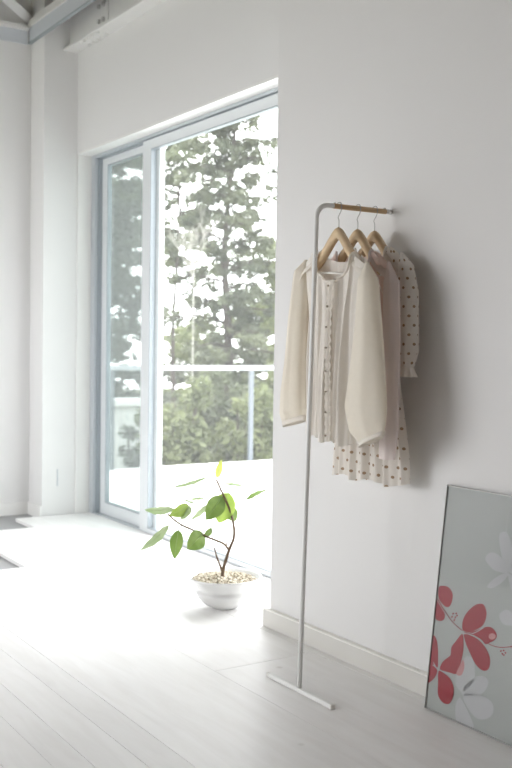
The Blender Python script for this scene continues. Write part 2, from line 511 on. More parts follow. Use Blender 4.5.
MB().box(0, XR - XL, 0, .012, .012, .105).build('web', M['steelg'], b1)
MB().box(0, XR - XL, -.012, .10, .105, .15).build('top_flange', M['steelw'], b1)
b3 = empty('ceiling_beam', (XL, YF, 3.09)); b3['kind'] = 'structure'
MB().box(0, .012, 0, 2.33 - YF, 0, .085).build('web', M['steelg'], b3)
MB().box(0, .05, 0, 2.33 - YF, .085, .11).build('top_flange', M['steelw'], b3)
pa, pb = on_z(4, -4, 3.27), on_z(28, 18, 3.27)
dv = pb - pa
b4 = empty('roof_brace', (0, 0, 0)); b4['kind'] = 'structure'
MB().tube([pa - dv * 3, pb + dv * .0], .04, 4).build('brace_bar', M['steelw'], b4)
# pale ceiling board on the far-wall side of the brace
e1, e2 = on_z(0, 2, 3.40), on_z(20, 22, 3.40)
MB().box(XL, XL + .55, YF, 2.05, 3.33, 3.42).build('ceiling_board', M['steelw'], bpy.data.objects['ceiling'])

# ================================================================== OUTSIDE
XT = -8.58
struct('terrace', MB().box(XT, 4, 2.9, 9.5, -.25, -.05), M['terrace'])
struct('ground', MB().box(-70, 30, -30, 70, -2.6, -2.4), M['ground'])
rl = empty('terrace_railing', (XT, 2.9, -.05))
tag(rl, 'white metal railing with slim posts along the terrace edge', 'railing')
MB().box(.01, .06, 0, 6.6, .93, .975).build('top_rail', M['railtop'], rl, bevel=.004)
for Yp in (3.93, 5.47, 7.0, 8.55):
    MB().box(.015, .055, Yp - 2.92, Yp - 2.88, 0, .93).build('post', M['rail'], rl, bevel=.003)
gw = empty('garden_wall', (-12.0, 2.0, -2.4))
tag(gw, 'white rendered garden wall with a flat coping beyond the terrace', 'wall')
ye = on_x(152, 430, -12.0)[1]
zt = on_x(122, 399, -12.0)[2] + 2.4
MB().box(-.2, 0, -3, ye - 2.0, 0, zt - .09).build('wall_body', M['gwall'], gw)
MB().box(-.25, .06, -3, ye - 2.0 + .05, zt - .09, zt).build('coping', M['trim'], gw, bevel=.006)

# ---- foliage
def leaf_cloud(centers, radii, count, size, flat=.5):
    k = len(centers)
    w = np.array(radii) ** 2; w = w / w.sum()
    idx = rng.choice(k, size=count, p=w)
    c = np.array(centers)[idx]; r = np.array(radii)[idx][:, None]
    d = rng.normal(size=(count, 3)); d /= np.linalg.norm(d, axis=1)[:, None]
    rad = rng.random((count, 1)) ** .45
    off = d * rad * r; off[:, 2] *= flat
    p = c + off
    a = rng.normal(size=(count, 3)); a[:, 2] *= .6; a /= np.linalg.norm(a, axis=1)[:, None]
    t = rng.normal(size=(count, 3)); b = np.cross(a, t); b /= np.linalg.norm(b, axis=1)[:, None]
    s = size * (.6 + .8 * rng.random((count, 1)))
    V = np.stack([p - a * s, p + b * s * .45, p + a * s, p - b * s * .45], 1).reshape(-1, 3)
    return V
def cloud_mesh(name, V, m, parent):
    n = len(V) // 4
    me = bpy.data.meshes.new(name)
    me.vertices.add(len(V)); me.vertices.foreach_set('co', V.astype(np.float32).ravel())
    me.loops.add(len(V)); me.loops.foreach_set('vertex_index', np.arange(len(V), dtype=np.int32))
    me.polygons.add(n)
    me.polygons.foreach_set('loop_start', np.arange(0, len(V), 4, dtype=np.int32))
    me.update(calc_edges=True)
    me.materials.append(m)
    o = bpy.data.objects.new(name, me); COL.objects.link(o); o.parent = parent
    o['kind'] = 'stuff'
    return o

def tree(name, label, px, D, top_y, crown_low_y, half_px, nbr, count, size, m, ground=-2.4, trunk_r=.14, lean=0.0, clump=.155, per=13, spread=.7, group=None, cat='tree', seed=0):
    """a tree standing D metres deep; its crown spans top_y..crown_low_y around pixel column px"""
    rs = np.random.default_rng(seed)
    top = at_depth(px, top_y, D); low = at_depth(px, crown_low_y, D)
    hw = half_px / FPX * D
    base = np.array([top[0], top[1], ground])
    t = empty(name, base); tag(t, label, cat, group)
    H = top[2] - ground
    trunk = [np.array([math.sin(z * 1.7 + seed) * .07 * z / H + lean * z / H, math.cos(z * 1.3 + seed) * .07 * z / H, z]) for z in np.linspace(0, H * .97, 14)]
    MB().tube(trunk, [trunk_r * (1 - .8 * i / 13) for i in range(14)], 8).build('trunk', M['treebark'], t, smooth=True)
    lowz = low[2] - ground
    cs, rads = [], []
    for i in range(nbr):
        fz = i / (nbr - 1)
        z = lowz + (H - lowz) * fz
        L = hw * (1.05 - .72 * fz ** 1.6) * (.65 + .5 * rs.random())
        an = i * 2.4 + rs.random() * .8
        d = np.array([math.cos(an), math.sin(an), .12 + .25 * fz + .2 * (rs.random() - .5)])
        k = np.searchsorted([q[2] for q in trunk], z); o = trunk[min(k, 13)]
        o = np.array([o[0], o[1], z])
        mid = o + d * L * .5 + np.array([0, 0, .03 * L]); end = o + d * L - np.array([0, 0, .12 * L])
        MB().tube([o, mid, end], [trunk_r * .28 * (1.1 - .7 * fz), trunk_r * .17, .008], 5).build('branch', M['treebark'], t, smooth=True)
        for q in range(per):
            sfr = .18 + .87 * rs.random() ** .8
            c = o + (end - o) * sfr + rs.normal(size=3) * np.array([.30, .30, .13]) * (.5 + .5 * sfr) * spread
            cs.append(c); rads.append(clump * (.5 + .9 * rs.random()))
    cloud_mesh('foliage', leaf_cloud(cs, rads, count, size), m, t)
    return t

tree('cedar_tree', 'tall olive green tree with a straight trunk in the clear window pane', 231, 15, 92, 380, 62, 36, 17000, .044, M['fol_a'], trunk_r=.11, seed=3, clump=.13, per=16)
tree('broadleaf_tree', 'mid green tree crown hanging into the upper corner of the clear pane', 178, 17, 40, 268, 56, 26, 16000, .050, M['fol_b'], trunk_r=.05, seed=5, clump=.14, per=17)
tree('broadleaf_tree', 'light green tree close to the free end of the white wall', 286, 19, 250, 425, 44, 18, 12000, .06, M['fol_c'], trunk_r=.09, seed=8)
tree('screen_tree', 'dense grey-green tree behind the narrow screened pane', 100, 22, 20, 400, 66, 44, 42000, .08, M['fol_d'], trunk_r=.13, seed=12, per=15, clump=.28, spread=1.0)
tree('distant_tree', 'pale distant tree low behind the railing', 196, 32, 330, 425, 60, 14, 9000, .08, M['fol_c'], trunk_r=.10, seed=17, clump=.34, per=9, spread=1.2)
tree('distant_tree', 'distant olive tree low behind the railing post', 252, 26, 305, 430, 46, 14, 9000, .08, M['fol_b'], trunk_r=.10, seed=21, clump=.3, per=9, spread=1.0)
tree('distant_tree', 'far grey tree showing only above the garden wall', 40, 27, 120, 400, 70, 22, 14000, .09, M['fol_d'], trunk_r=.12, seed=25, clump=.34, per=9, spread=1.2)

def bush(label, px, D, top_y, half_px, count, m, seed):
    rs = np.random.default_rng(seed)
    top = at_depth(px, top_y, D); hw = half_px / FPX * D
    base = np.array([top[0], top[1], -2.4]); H = top[2] + 2.4
    t = empty('shrub', base); tag(t, label, 'shrub', 'shrubs behind the terrace railing')
    br = MB(); cs, rd = [], []
    for i in range(9):
        a = i * 2.4 + rs.random(); L = hw * (.4 + .5 * rs.random())
        e = np.array([math.cos(a) * L, math.sin(a) * L, H * (.78 + .2 * rs.random())])
        br.tube([(0, 0, 0), e * np.array([.4, .4, .5]), e], [.04, .025, .008], 5)
        for s in np.linspace(.55, 1, 5):
            cs.append(e * np.array([s, s, s]) + rs.normal(size=3) * hw * .12); rd.append(hw * (.32 + .25 * rs.random()))
    br.build('stems', M['treebark'], t)
    cloud_mesh('foliage', leaf_cloud(cs, rd, count, .042, .9), m, t)
for i, (px, D, ty, hp, n, mm, lb) in enumerate((
        (174, 10.7, 385, 34, 9000, 'fol_c', 'light green rounded shrub against the sash stile behind the railing'),
        (212, 13.6, 374, 30, 9000, 'fol_b', 'mid green shrub behind the railing, beside the terrace post'),
        (246, 10.9, 384, 30, 9000, 'fol_c', 'light green leafy shrub right behind the railing post'),
        (284, 12.3, 360, 30, 9000, 'fol_b', 'taller mid green shrub by the free end of the white wall'),
        (140, 11.4, 422, 18, 2600, 'fol_d', 'pale grey-green shrub in front of the white garden wall'))):
    bush(lb, px, D, ty, hp, n, M[mm], 40 + i)

# bare pale sapling close to the terrace
bt = at_depth(190, 470, 11.2)
sap = empty('bare_sapling', (bt[0], bt[1], -2.4))
tag(sap, 'bare pale branched sapling standing in front of the dark trees', 'tree')
sm = MB()
rs = np.random.default_rng(77)
def grow(p, d, L, r, lev):
    n = 4; pts = [p]
    for i in range(n):
        d = d + rs.normal(size=3) * .10; d /= np.linalg.norm(d)
        pts.append(pts[-1] + d * L / n)
    sm.tube(pts, [r * (1 - .45 * i / n) for i in range(n + 1)], 5)
    if lev == 0: return
    for k in range(3 if lev > 1 else 4):
        a = rs.normal(size=3); a[2] = abs(a[2]) * .5
        nd = d * .9 + a * .42; nd /= np.linalg.norm(nd)
        q = pts[-1] if k < 2 else pts[2 + k % 2]
        grow(q, nd, L * .68, r * .55, lev - 1)
zfork = at_depth(190, 262, 11.2)[2] + 2.4
sm.tube([(0, 0, 0), (.03, 0, zfork * .5), (0, .02, zfork)], [.007, .0065, .006], 6)
for k in range(5):
    a = k * 1.27 + .3
    grow(np.array([0, .02, zfork - .06 * k]), np.array([math.cos(a) * .62, math.sin(a) * .62, 1.0]), .27, .0075, 3)
sm.build('twigs', M['palebark'], sap, smooth=True)

# ================================================================== GARMENT RACK
XB, ZB = -2.62, 1.588
rk = empty('garment_rack', (-2.63, 1.885, 0))
tag(rk, 'slim white metal garment rack with an oak hanging bar, leaning on the wall', 'garment rack')
def loc(p): return np.array(p) - np.array([-2.63, 1.885, 0])
RAD = .0082
def bend():
    A = np.array([-2.63, 1.887, .012]); B = np.array([XB, 1.918, ZB - .045]); 
    pts = [A, A + (B - A) * .5, B]
    for k in range(1, 9):
        a = k / 8 * math.pi / 2
        pts.append(np.array([XB, 1.918 + .045 * (1 - math.cos(a)), ZB - .045 + .045 * math.sin(a)]))
    pts.append(np.array([XB, 1.985, ZB]))
    return pts
MB().tube([loc(p) for p in bend()], RAD, 14).build('pole', M['rack'], rk, smooth=True)
MB().tube([loc((XB, 1.985, ZB)), loc((XB, 2.206, ZB))], .0088, 16).build('hanging_bar', M['oak'], rk, smooth=True)
MB().tube([loc((XB, 2.206, ZB)), loc((XB, YW - .001, ZB))], RAD, 14).build('end_tip', M['rack'], rk, smooth=True)
MB().box(-.174, .179, -.009, .009, .0, .015).build('foot_bar', M['rack'], rk, bevel=.003)
for x in (-.18, .179): MB().box(x, x + .006, -.0095, .0095, .0, .0155).build('foot_cap', M['rod'], rk, bevel=.002)
for yy in (1.990, 2.202): MB().tube([loc((XB, yy, ZB + .006)), loc((XB, yy, ZB + .012))], .004, 8).build('screw', M['chrome'], rk)

# ------------------------------------------------------------------ hangers
def arm_drop(a): return .150 * math.sin(1.40 * a) * a / (a + .17) * 1.06
def hanger(Y, label, tilt):
    h = empty('clothes_hanger', (XB, Y, ZB - .068))      # origin at the apex of the wooden body
    tag(h, label, 'hanger', 'wooden hangers on the rack')
    vs, fs = [], []
    n = 33
    for i in range(n):
        s = -1 + 2 * i / (n - 1); u = .132 * s
        a = abs(u) / .160
        zc = -.018 - arm_drop(a)
        zc -= math.tan(tilt) * u
        hh = .020 * (1 - .3 * a)
        w = .011 + .004 * a
        off = .003 * a * a                              # arms curve forward
        for (dv_, dz) in ((-w, -hh * .8), (-w * .8, hh * .8), (0, hh), (w * .8, hh * .8), (w, -hh * .8), (0, -hh)):
            vs.append((u, dv_ - off, zc + dz))
    for i in range(n - 1):
        for k in range(6):
            k2 = (k + 1) % 6
            fs.append((i * 6 + k, i * 6 + k2, (i + 1) * 6 + k2, (i + 1) * 6 + k))
    fs += [tuple(range(6)), tuple((n - 1) * 6 + k for k in range(5, -1, -1))]
    MB().add(vs, fs).build('hanger_body', M['birch'], h, smooth=True)
    tz = -.150
    MB().tube([(-.15, -.008, tz + math.tan(tilt) * .15), (.15, -.008, tz - math.tan(tilt) * .15)], .0042, 10).build('trouser_rod', M['rod'], h, smooth=True)
    pts = bez([(0, 0, -.006), (0, 0, .022), (-.004, 0, .034), (.010, 0, .052), (.0135, 0, .068), (.009, 0, .079), (0, 0, .0815), (-.010, 0, .078), (-.0135, 0, .066)], 50)
    MB().tube(pts, .0016, 8).build('hook', M['chrome'], h, smooth=True)
    return h
T1 = math.radians(5)
hanger(2.009, 'pale wooden hanger carrying the cream buttoned blouse', T1)
hanger(2.088, 'pale wooden hanger between the other two, carrying the pink top', math.radians(3))
hanger(2.160, 'pale wooden hanger next to the wall, carrying the dotted dress', math.radians(2))

# ------------------------------------------------------------------ clothes
def smooth01(x): x = max(0.0, min(1.0, x)); return x * x * (3 - 2 * x)
def cloth_panel(sign, ztop, W_, hem, B_, fold, n=120, m=56, dz=0, neckv=0.0):
    P = np.zeros((m, n, 3))
    for j in range(n):
        s = -1 + 2 * j / (n - 1)
        for i in range(m):
            t = i / (m - 1)
            u = W_(t) * s
            zt_ = ztop(W_(0) * s)
            zb = hem(s)
            z = zt_ + (zb - zt_) * t
            v = sign * B_(t) * max(0.0, 1 - s * s) ** .5
            f = fold(s, t)
            k_ = .55 if sign > 0 else 1.0          # the back hangs flatter
            P[i, j] = (u + f[1], v * k_ + sign * k_ * f[0] * max(0.0, 1 - s ** 8), z)
    return P
def tube_cloth(path, rx, ry, fold=None, seg=40, m=46, shear=0.0):
    """sleeve: path of (u, v, z) with half widths rx (along u) and ry (along v)"""
    k = len(path)
    def ip(arr, t):
        x = t * (k - 1); i = min(int(x), k - 2); f_ = x - i; f_ = f_ * f_ * (3 - 2 * f_) * .5 + f_ * .5
        return np.array(arr[i]) * (1 - f_) + np.array(arr[i + 1]) * f_
    P = np.zeros((m, seg + 1, 3))
    for i in range(m):
        t = i / (m - 1)
        c, a, b = ip(path, t), float(ip(rx, t)), float(ip(ry, t))
        for j in range(seg + 1):
            an = 2 * math.pi * j / seg
            g = fold(an, t) if fold else 0
            P[i, j] = c + np.array([(a + g) * math.cos(an), (b + g) * math.sin(an), shear * smooth01(t * 2.5 - 1.5) * a * math.cos(an)])
    return P
def garment(name, Y, label, cat):
    g = empty(name, (XB, Y, ZB)); tag(g, label, cat, 'clothes hanging on the rack')
    return g

def yoke(g, m, tilt, u0, u1, half=.034, lift=.006, uv=False):
    # shoulder piece lying over each arm of the hanger
    for sg in (-1, 1):
        P = np.zeros((14, 15, 3))
        for i in range(14):
            u = sg * (u0 + (u1 - u0) * i / 13)
            a = min(1.0, abs(u) / .160)
            ex = max(0.0, abs(u) - .160)
            top = -.068 - .016 - arm_drop(a) + .015 + lift - math.tan(tilt) * u - ex * 1.4
            for j in range(15):
                q = -1 + 2 * j / 14
                P[i, j] = (u + sg * .004 * q * q, half * q * (1 - .25 * q * q), top - .030 * abs(q) ** 2.2)
        o = MB().grid(P).build('shoulder_yoke', m, g, smooth=True, uv=[(p[0] / .04 + 50.2, p[1] / .032 + 60.3) for p in P.reshape(-1, 3)] if uv else None)
# --- cream buttoned blouse
g1 = garment('blouse', 2.009, 'cream gathered cotton blouse with ruffled button front and full sleeves', 'blouse')
def nk(u, hw, drop, zn, zs, us, tilt):
    a = abs(u)
    if a < hw: z = zn - drop * math.sqrt(max(0, 1 - (a / hw) ** 2)) ** 1.0
    else: z = zn + (zs - zn) * ((a - hw) / (us - hw)) ** 1.2
    return z - math.tan(tilt) * u
zt_f = lambda u: nk(u, .100, .095, -.150, -.203, .178, T1)
zt_b = lambda u: nk(u, .100, .03, -.150, -.203, .178, T1)
W1 = lambda t: .172 - .022 * smooth01(t * 3) + .0 * t
B1 = lambda t: .030 + .012 * smooth01(t * 1.5)
def fold1(s, t):
    a = .0045 + .0075 * smooth01(t * 1.2)
    ph = .6 * math.sin(3 * t + 2 * s)
    return (a * (.8 * math.sin(26 * s + ph) + .45 * math.sin(47 * s - ph * 1.4 + 1)) + .008 * smooth01(t * 1.6) * math.sin(11 * s + 1.2 + 1.1 * math.sin(2.2 * t)), .003 * math.sin(15 * s + 5 * t))
hem1 = lambda s: -.772 + .006 * math.sin(9 * s) - .012 * s + .012 * abs(s)
Pf = cloth_panel(-1, zt_f, W1, hem1, B1, fold1); Pb = cloth_panel(1, zt_b, W1, hem1, B1, fold1)
body = MB().grid(Pf).grid(Pb).build('body', M['ivory'], g1, smooth=True)
def along(P, s_list):
    n = P.shape[1]
    return [P[0, int(round((s + 1) / 2 * (n - 1)))] for s in s_list]
# neckband
nb = [p + np.array([0, -.003, .0]) for p in along(Pf, np.linspace(-.58, .58, 30))]
MB().tube(nb, .0045, 6).build('neckband', M['creamlace'], g1, smooth=True)
# ruffled placket strip with buttons
n = Pf.shape[1]; jc = int(round((.17 + 1) / 2 * (n - 1)))
R = np.zeros((56, 7, 3))
for i in range(56):
    c = Pf[i, jc]
    for q in range(7):
        d = (q - 3) / 3
        R[i, q] = (c[0] + d * .008 + .001 * math.sin(i * .9), -.055 - .006 * (1 - d * d) + 0.0015 * d * math.sin(i * 1.35 + (2 if d < 0 else 0)) + (.006 if i < 3 else 0), c[2])
MB().grid(R).build('button_placket', M['creamlace'], g1, smooth=True)
for sgn in (-1, 1):
    E_ = np.zeros((110, 4, 3))
    for i in range(110):
        t = i / 109; c = Pf[min(55, int(t * 55)), jc]; zz = Pf[0, jc][2] + (Pf[55, jc][2] - Pf[0, jc][2]) * t
        for q in range(4):
            E_[i, q] = (c[0] + sgn * (.008 + .0020 * q), -.055 + .0012 * q * math.sin(i * 1.1 + sgn), zz)
    MB().grid(E_).build('ruffle', M['creamlace'], g1, smooth=True)
for i in range(8):
    c = Pf[int(2 + i * 7.3), jc]
    MB().tube([(c[0], -.0605, c[2]), (c[0], -.066, c[2])], .0032, 10).build('button', M['button'], g1, smooth=True)
# sleeves
def sl_fold(k, amp, ph=0):
    return lambda an, t: amp * (.25 + .75 * t) * (math.sin(k * an + ph + 1.5 * t) + .5 * math.sin((k + 4) * an + 2 * t))
PL = tube_cloth([(-.180, 0, -.162), (-.200, .0, -.20), (-.218, 0, -.36), (-.228, 0, -.50), (-.236, -.002, -.62), (-.238, -.002, -.685), (-.236, 0, -.712)],
                [.004, .034, .043, .05, .064, .070, .066], [.004, .028, .034, .036, .038, .034, .024], sl_fold(7, .0030), shear=.25)
MB().grid(PL).build('sleeve', M['cream'], g1, smooth=True)
PR = tube_cloth([(.160, -.008, -.190), (.172, -.012, -.245), (.180, -.014, -.39), (.182, -.016, -.53), (.180, -.018, -.645), (.190, -.018, -.705), (.212, -.018, -.738)],
                [.004, .036, .052, .074, .093, .082, .055], [.004, .030, .036, .040, .040, .032, .020], sl_fold(5, .0024, 1), shear=.40)
MB().grid(PR).build('sleeve', M['cream'], g1, smooth=True)
for (c, a_, b_, sh) in (((-.236, 0, -.710), .0675, .025, .25), ((.212, -.018, -.736), .0565, .021, .40)):
    P = np.zeros((3, 33, 3))
    for i in range(3):
        for j in range(33):
            an = 2 * math.pi * j / 32; x = a_ * math.cos(an)
            P[i, j] = (c[0] + x + .003 * i * (1 if sh < .3 else -1), c[1] + b_ * math.sin(an), c[2] - .009 * i + sh * x)
    MB().grid(P).build('cuff', M['creamlace'], g1, smooth=True, solid=.002)
yoke(g1, M['creamlace'], T1, .085, .196)
# --- pink top
g2 = garment('pink_blouse', 2.088, 'sheer pale pink blouse between the cream blouse and the dotted dress', 'blouse')
T2 = math.radians(3)
zt2f = lambda u: nk(u, .085, .16, -.140, -.203, .18, T2)
zt2b = lambda u: nk(u, .085, .02, -.140, -.200, .18, T2)
W2 = lambda t: .178 - .012 * smooth01(t * 2)
B2 = lambda t: .018 + .012 * smooth01(t * 1.5)
def fold2(s, t):
    a = .002 + .006 * t
    return (a * (math.sin(22 * s + 2 * t) + .5 * math.sin(39 * s - t)), .002 * math.sin(13 * s + 4 * t))
hem2 = lambda s: -.72 + .006 * math.sin(7 * s)
P2f = cloth_panel(-1, zt2f, W2, hem2, B2, fold2); P2b = cloth_panel(1, zt2b, W2, hem2, B2, fold2)
MB().grid(P2f).grid(P2b).build('body', M['pink'], g2, smooth=True)
for sg in (-1, 1):
    P = tube_cloth([(sg * .160, 0, -.185), (sg * .180, -.003, -.25), (sg * .186, -.004, -.42), (sg * .186, -.004, -.58), (sg * .182, -.004, -.72 if sg > 0 else -.66), (sg * .176, -.004, -.815 if sg > 0 else -.70)],
                   [.004, .030, .034, .034, .036, .032], [.004, .022, .024, .024, .024, .02], sl_fold(6, .0022, sg))
    MB().grid(P).build('sleeve', M['pinkp'], g2, smooth=True)
yoke(g2, M['pinkp'], T2, .075, .196, .026)
MB().tube([p + np.array([0, -.003, 0]) for p in along(P2f, np.linspace(-.5, .5, 22))], .004, 6).build('neckband', M['pinkp'], g2, smooth=True)
# --- dotted dress
g3 = garment('dotted_dress', 2.160, 'long ivory dress with tan polka dots and gathered sleeves beside the wall', 'dress')
T3 = math.radians(2)
zt3f = lambda u: nk(u, .075, .12, -.122, -.185, .165, T3)
zt3b = lambda u: nk(u, .075, .02, -.122, -.185, .165, T3)
def W3(t): return .165 - .035 * smooth01(t / .35) + .075 * smooth01((t - .35) / .65)
B3 = lambda t: .016 + .020 * smooth01(t * 1.3)
def fold3(s, t):
    a = .0015 + .0075 * smooth01(t * 1.3)
    return (a * (math.sin(21 * s + 1.5 * t) + .5 * math.sin(37 * s)), .003 * t * math.sin(17 * s))
hem3 = lambda s: -.905 + .008 * math.sin(8 * s)
P3f = cloth_panel(-1, zt3f, W3, hem3, B3, fold3, n=140); P3b = cloth_panel(1, zt3b, W3, hem3, B3, fold3, n=140)
def uvs(*Ps):
    out = []
    for P in Ps:
        q = P.reshape(-1, 3)
        d_ = np.linalg.norm(np.diff(P, axis=1), axis=2)
        cu = np.concatenate([np.zeros((P.shape[0], 1)), np.cumsum(d_, axis=1)], 1); cu -= cu.mean(1)[:, None]
        cu = cu * 0 + cu[int(P.shape[0] * .8)][None, :]
        out.append(np.stack([cu.ravel() / .040 + 50, q[:, 2] / .032 + 60], 1))
    return np.concatenate(out)
MB().grid(P3f).grid(P3b).build('body', M['dots'], g3, smooth=True, uv=uvs(P3f, P3b))
for sg in (-1, 1):
    path = [(sg * .140, 0, -.150), (sg * .166, -.004, -.195), (sg * .180, -.005, -.28), (sg * .184, -.005, -.38), (sg * .186, -.005, -.47), (sg * .184, -.005, -.520)]
    P = tube_cloth(path, [.004, .030, .040, .040, .040, .024], [.004, .022, .028, .028, .028, .018], sl_fold(6, .0022, sg))
    uv = []
    for i in range(P.shape[0]):
        for j in range(P.shape[1]):
            uv.append((j / (P.shape[1] - 1) * 6 + .3, P[i, j, 2] / .030 + 60.4))
    MB().grid(P).build('sleeve', M['dots'], g3, smooth=True, uv=uv)
    P = tube_cloth([(sg * .184, -.005, -.518), (sg * .184, -.005, -.53), (sg * .184, -.005, -.552)], [.024, .026, .036], [.018, .019, .027],
                   lambda an, t: .004 * t * math.sin(9 * an), m=8)
    MB().grid(P).build('cuff', M['creamlace'], g3, smooth=True)
yoke(g3, M['dots'], T3, .065, .180, .026, uv=True)
MB().tube([p + np.array([0, -.003, 0]) for p in along(P3f, np.linspace(-.48, .48, 22))], .004, 6).build('neckband', M['creamlace'], g3, smooth=True)

# ================================================================== FRAMED POSTER
PB = np.array([-2.31, 2.142, 0.0])
PWd, PH = .515, .704
th = math.asin((YW - .012 - 2.142) / PH)
ax_u = np.array([1.0, 0, 0]); ax_w = np.array([0, math.sin(th), math.cos(th)]); ax_n = np.array([0, -math.cos(th), math.sin(th)])
po = empty('framed_poster', PB)
tag(po, 'grey poster of red and white blossoms in a thin metal frame, leaning on the wall', 'poster')
po.matrix_world = Matrix(((ax_u[0], -ax_n[0], ax_w[0], PB[0]), (ax_u[1], -ax_n[1], ax_w[1], PB[1]), (ax_u[2], -ax_n[2], ax_w[2], PB[2]), (0, 0, 0, 1)))
# local: x along the bottom, -y towards the room, z up the poster
fr_ = .0035
MB().box(0, PWd, .004, .010, .002, PH).build('backing_panel', M['panel'], po)
MB().box(fr_, PWd - fr_, .0005, .0015, fr_, PH - fr_).build('acrylic_sheet', M['posterglass'], po)
for (a, b, c, d) in ((0, fr_, 0, PH), (PWd - fr_, PWd, 0, PH), (fr_, PWd - fr_, 0, fr_), (fr_, PWd - fr_, PH - fr_, PH)):
    MB().box(a, b, -.0015, .010, c, d).build('frame_bar', M['pframe'], po, bevel=.001)
def to_poster(x, y):
    d = ray(x, y); t = ((PB - CAM) @ ax_n) / (d @ ax_n); p = CAM + d * t - PB
    return p @ ax_u, p @ ax_w
def petal(pts, m, lift, name='petal', sx=5.489, ox=420, oy=560, n=40, move=None):
    pp = [to_poster(ox + a / sx, oy + b / sx) for a, b in pts]
    pp = [np.array([a, b]) for a, b in pp]
    if move: pp = [p + np.array(move) for p in pp]
    cp = bez(pp, n, True)
    lo, hi = fr_, PWd - fr_
    vs = [(min(max(p[0], lo), hi), .0038 - lift, min(max(p[1], lo), PH - fr_)) for p in cp]
    MB().add(vs, [tuple(range(len(vs)))]).build(name, m, po)
Rp = [
 [(100,150),(125,142),(155,152),(175,185),(172,225),(158,255),(140,258),(118,240),(98,205)],
 [(92,215),(110,245),(130,285),(130,320),(112,335),(90,330),(80,310)],
 [(232,385),(228,350),(240,310),(270,270),(310,242),(345,245),(360,280),(358,320),(340,360),(300,385),(262,398)],
 [(270,400),(310,385),(350,370),(380,368),(405,385),(418,415),(405,440),(375,455),(355,462),(335,440),(300,415)],
 [(238,405),(275,415),(320,440),(355,480),(378,530),(380,575),(365,605),(335,605),(300,570),(265,500),(245,450)],
 [(228,405),(235,450),(232,510),(215,580),(195,625),(165,620),(130,610),(105,598),(120,560),(150,535),(165,520),(168,480),(190,450)],
 [(66,420),(88,440),(95,500),(95,560),(92,590),(75,575),(50,565)],
 [(48,580),(88,600),(80,640),(40,672)],
 [(98,610),(125,620),(160,650),(180,700),(177,752),(155,790),(120,782),(95,740),(95,680)]]
for i, p in enumerate(Rp): petal(p, M['red'], .0008)
petal([(412,415),(405,432),(388,437),(374,425),(378,408),(395,402)], M['pinkprint'], .0012)
petal([(195,625),(215,580),(233,548),(240,590),(222,633)], M['pinkprint'], .0010)
Wp = [
 [(228,170),(245,160),(258,185),(263,230),(250,262),(235,225)],
 [(192,230),(205,213),(225,218),(245,245),(248,264),(215,258)],
 [(197,300),(215,280),(245,264),(252,268),(235,290),(210,304)],
 [(253,262),(275,240),(310,235),(318,255),(290,275)],
 [(252,268),(275,285),(290,320),(275,335),(258,305)],
 [(228,375),(245,360),(262,370),(272,398),(240,398)],
 [(127,570),(115,540),(130,500),(145,480),(160,490),(165,530),(150,560)],
 [(130,575),(150,545),(180,530),(200,545),(185,575),(150,582)],
 [(135,580),(170,578),(205,595),(213,620),(200,640),(170,640),(145,610)],
 [(122,590),(130,590),(155,640),(160,665),(120,652),(115,610)]]
for p in Wp: petal(p, M['whiteprint'], .0004, sx=2.577, ox=410, oy=470)
# the same blossoms go on over the half of the sheet that lies outside the view
for p in Rp[2:6]: petal(p, M['red'], .0008, move=(.30, .10))
for p in Wp[6:]: petal(p, M['whiteprint'], .0004, sx=2.577, ox=410, oy=470, move=(.27, .03))
for p in Wp[:5]: petal(p, M['whiteprint'], .0004, sx=2.577, ox=410, oy=470, move=(.15, .05))
def pstem(pts, m, r, lift, sx=5.489, ox=420, oy=560):
    pp = bez([to_poster(ox + a / sx, oy + b / sx) for a, b in pts], 24)
    L_, Rr = [], []
    for i, p in enumerate(pp):
        t = pp[min(i + 1, len(pp) - 1)] - pp[max(i - 1, 0)]; t /= np.linalg.norm(t); nn = np.array([-t[1], t[0]]) * r
        L_.append((*(p + nn),)); Rr.append((*(p - nn),))
    vs = [(max(fr_, a), .0038 - lift, b) for a, b in L_] + [(max(fr_, a), .0038 - lift, b) for a, b in Rr]
    k = len(L_)
    MB().add(vs, [(i, i + 1, k + i + 1, k + i) for i in range(k - 1)]).build('stem', m, po)
pstem([(95,215),(130,275),(180,345),(230,388)], M['red'], .0012, .0013)
pstem([(88,214),(124,277),(174,349),(226,392)], M['whiteprint'], .0010, .0011)
pstem([(240,398),(290,410),(340,438),(385,466),(440,480),(512,474)], M['red'], .0011, .0013)
pstem([(232,405),(290,402),(345,372)], M['whiteprint'], .0012, .0012)
pstem([(70,560),(95,600),(150,622)], M['whiteprint'], .0012, .0012)
pstem([(252,262),(246,180),(250,120),(275,60)], M['whiteprint'], .0008, .0005, 2.577, 410, 470)
for (a, b) in ((178,295),(195,293),(172,312),(190,315),(185,330),(200,305),(440,500),(455,497),(448,515),(465,510),(456,522),(496,476)):
    petal([(a + 5 * math.cos(q), b + 5 * math.sin(q)) for q in np.linspace(0, 5.3, 7)], M['red'], .0008, 'berry_dot', n=14)

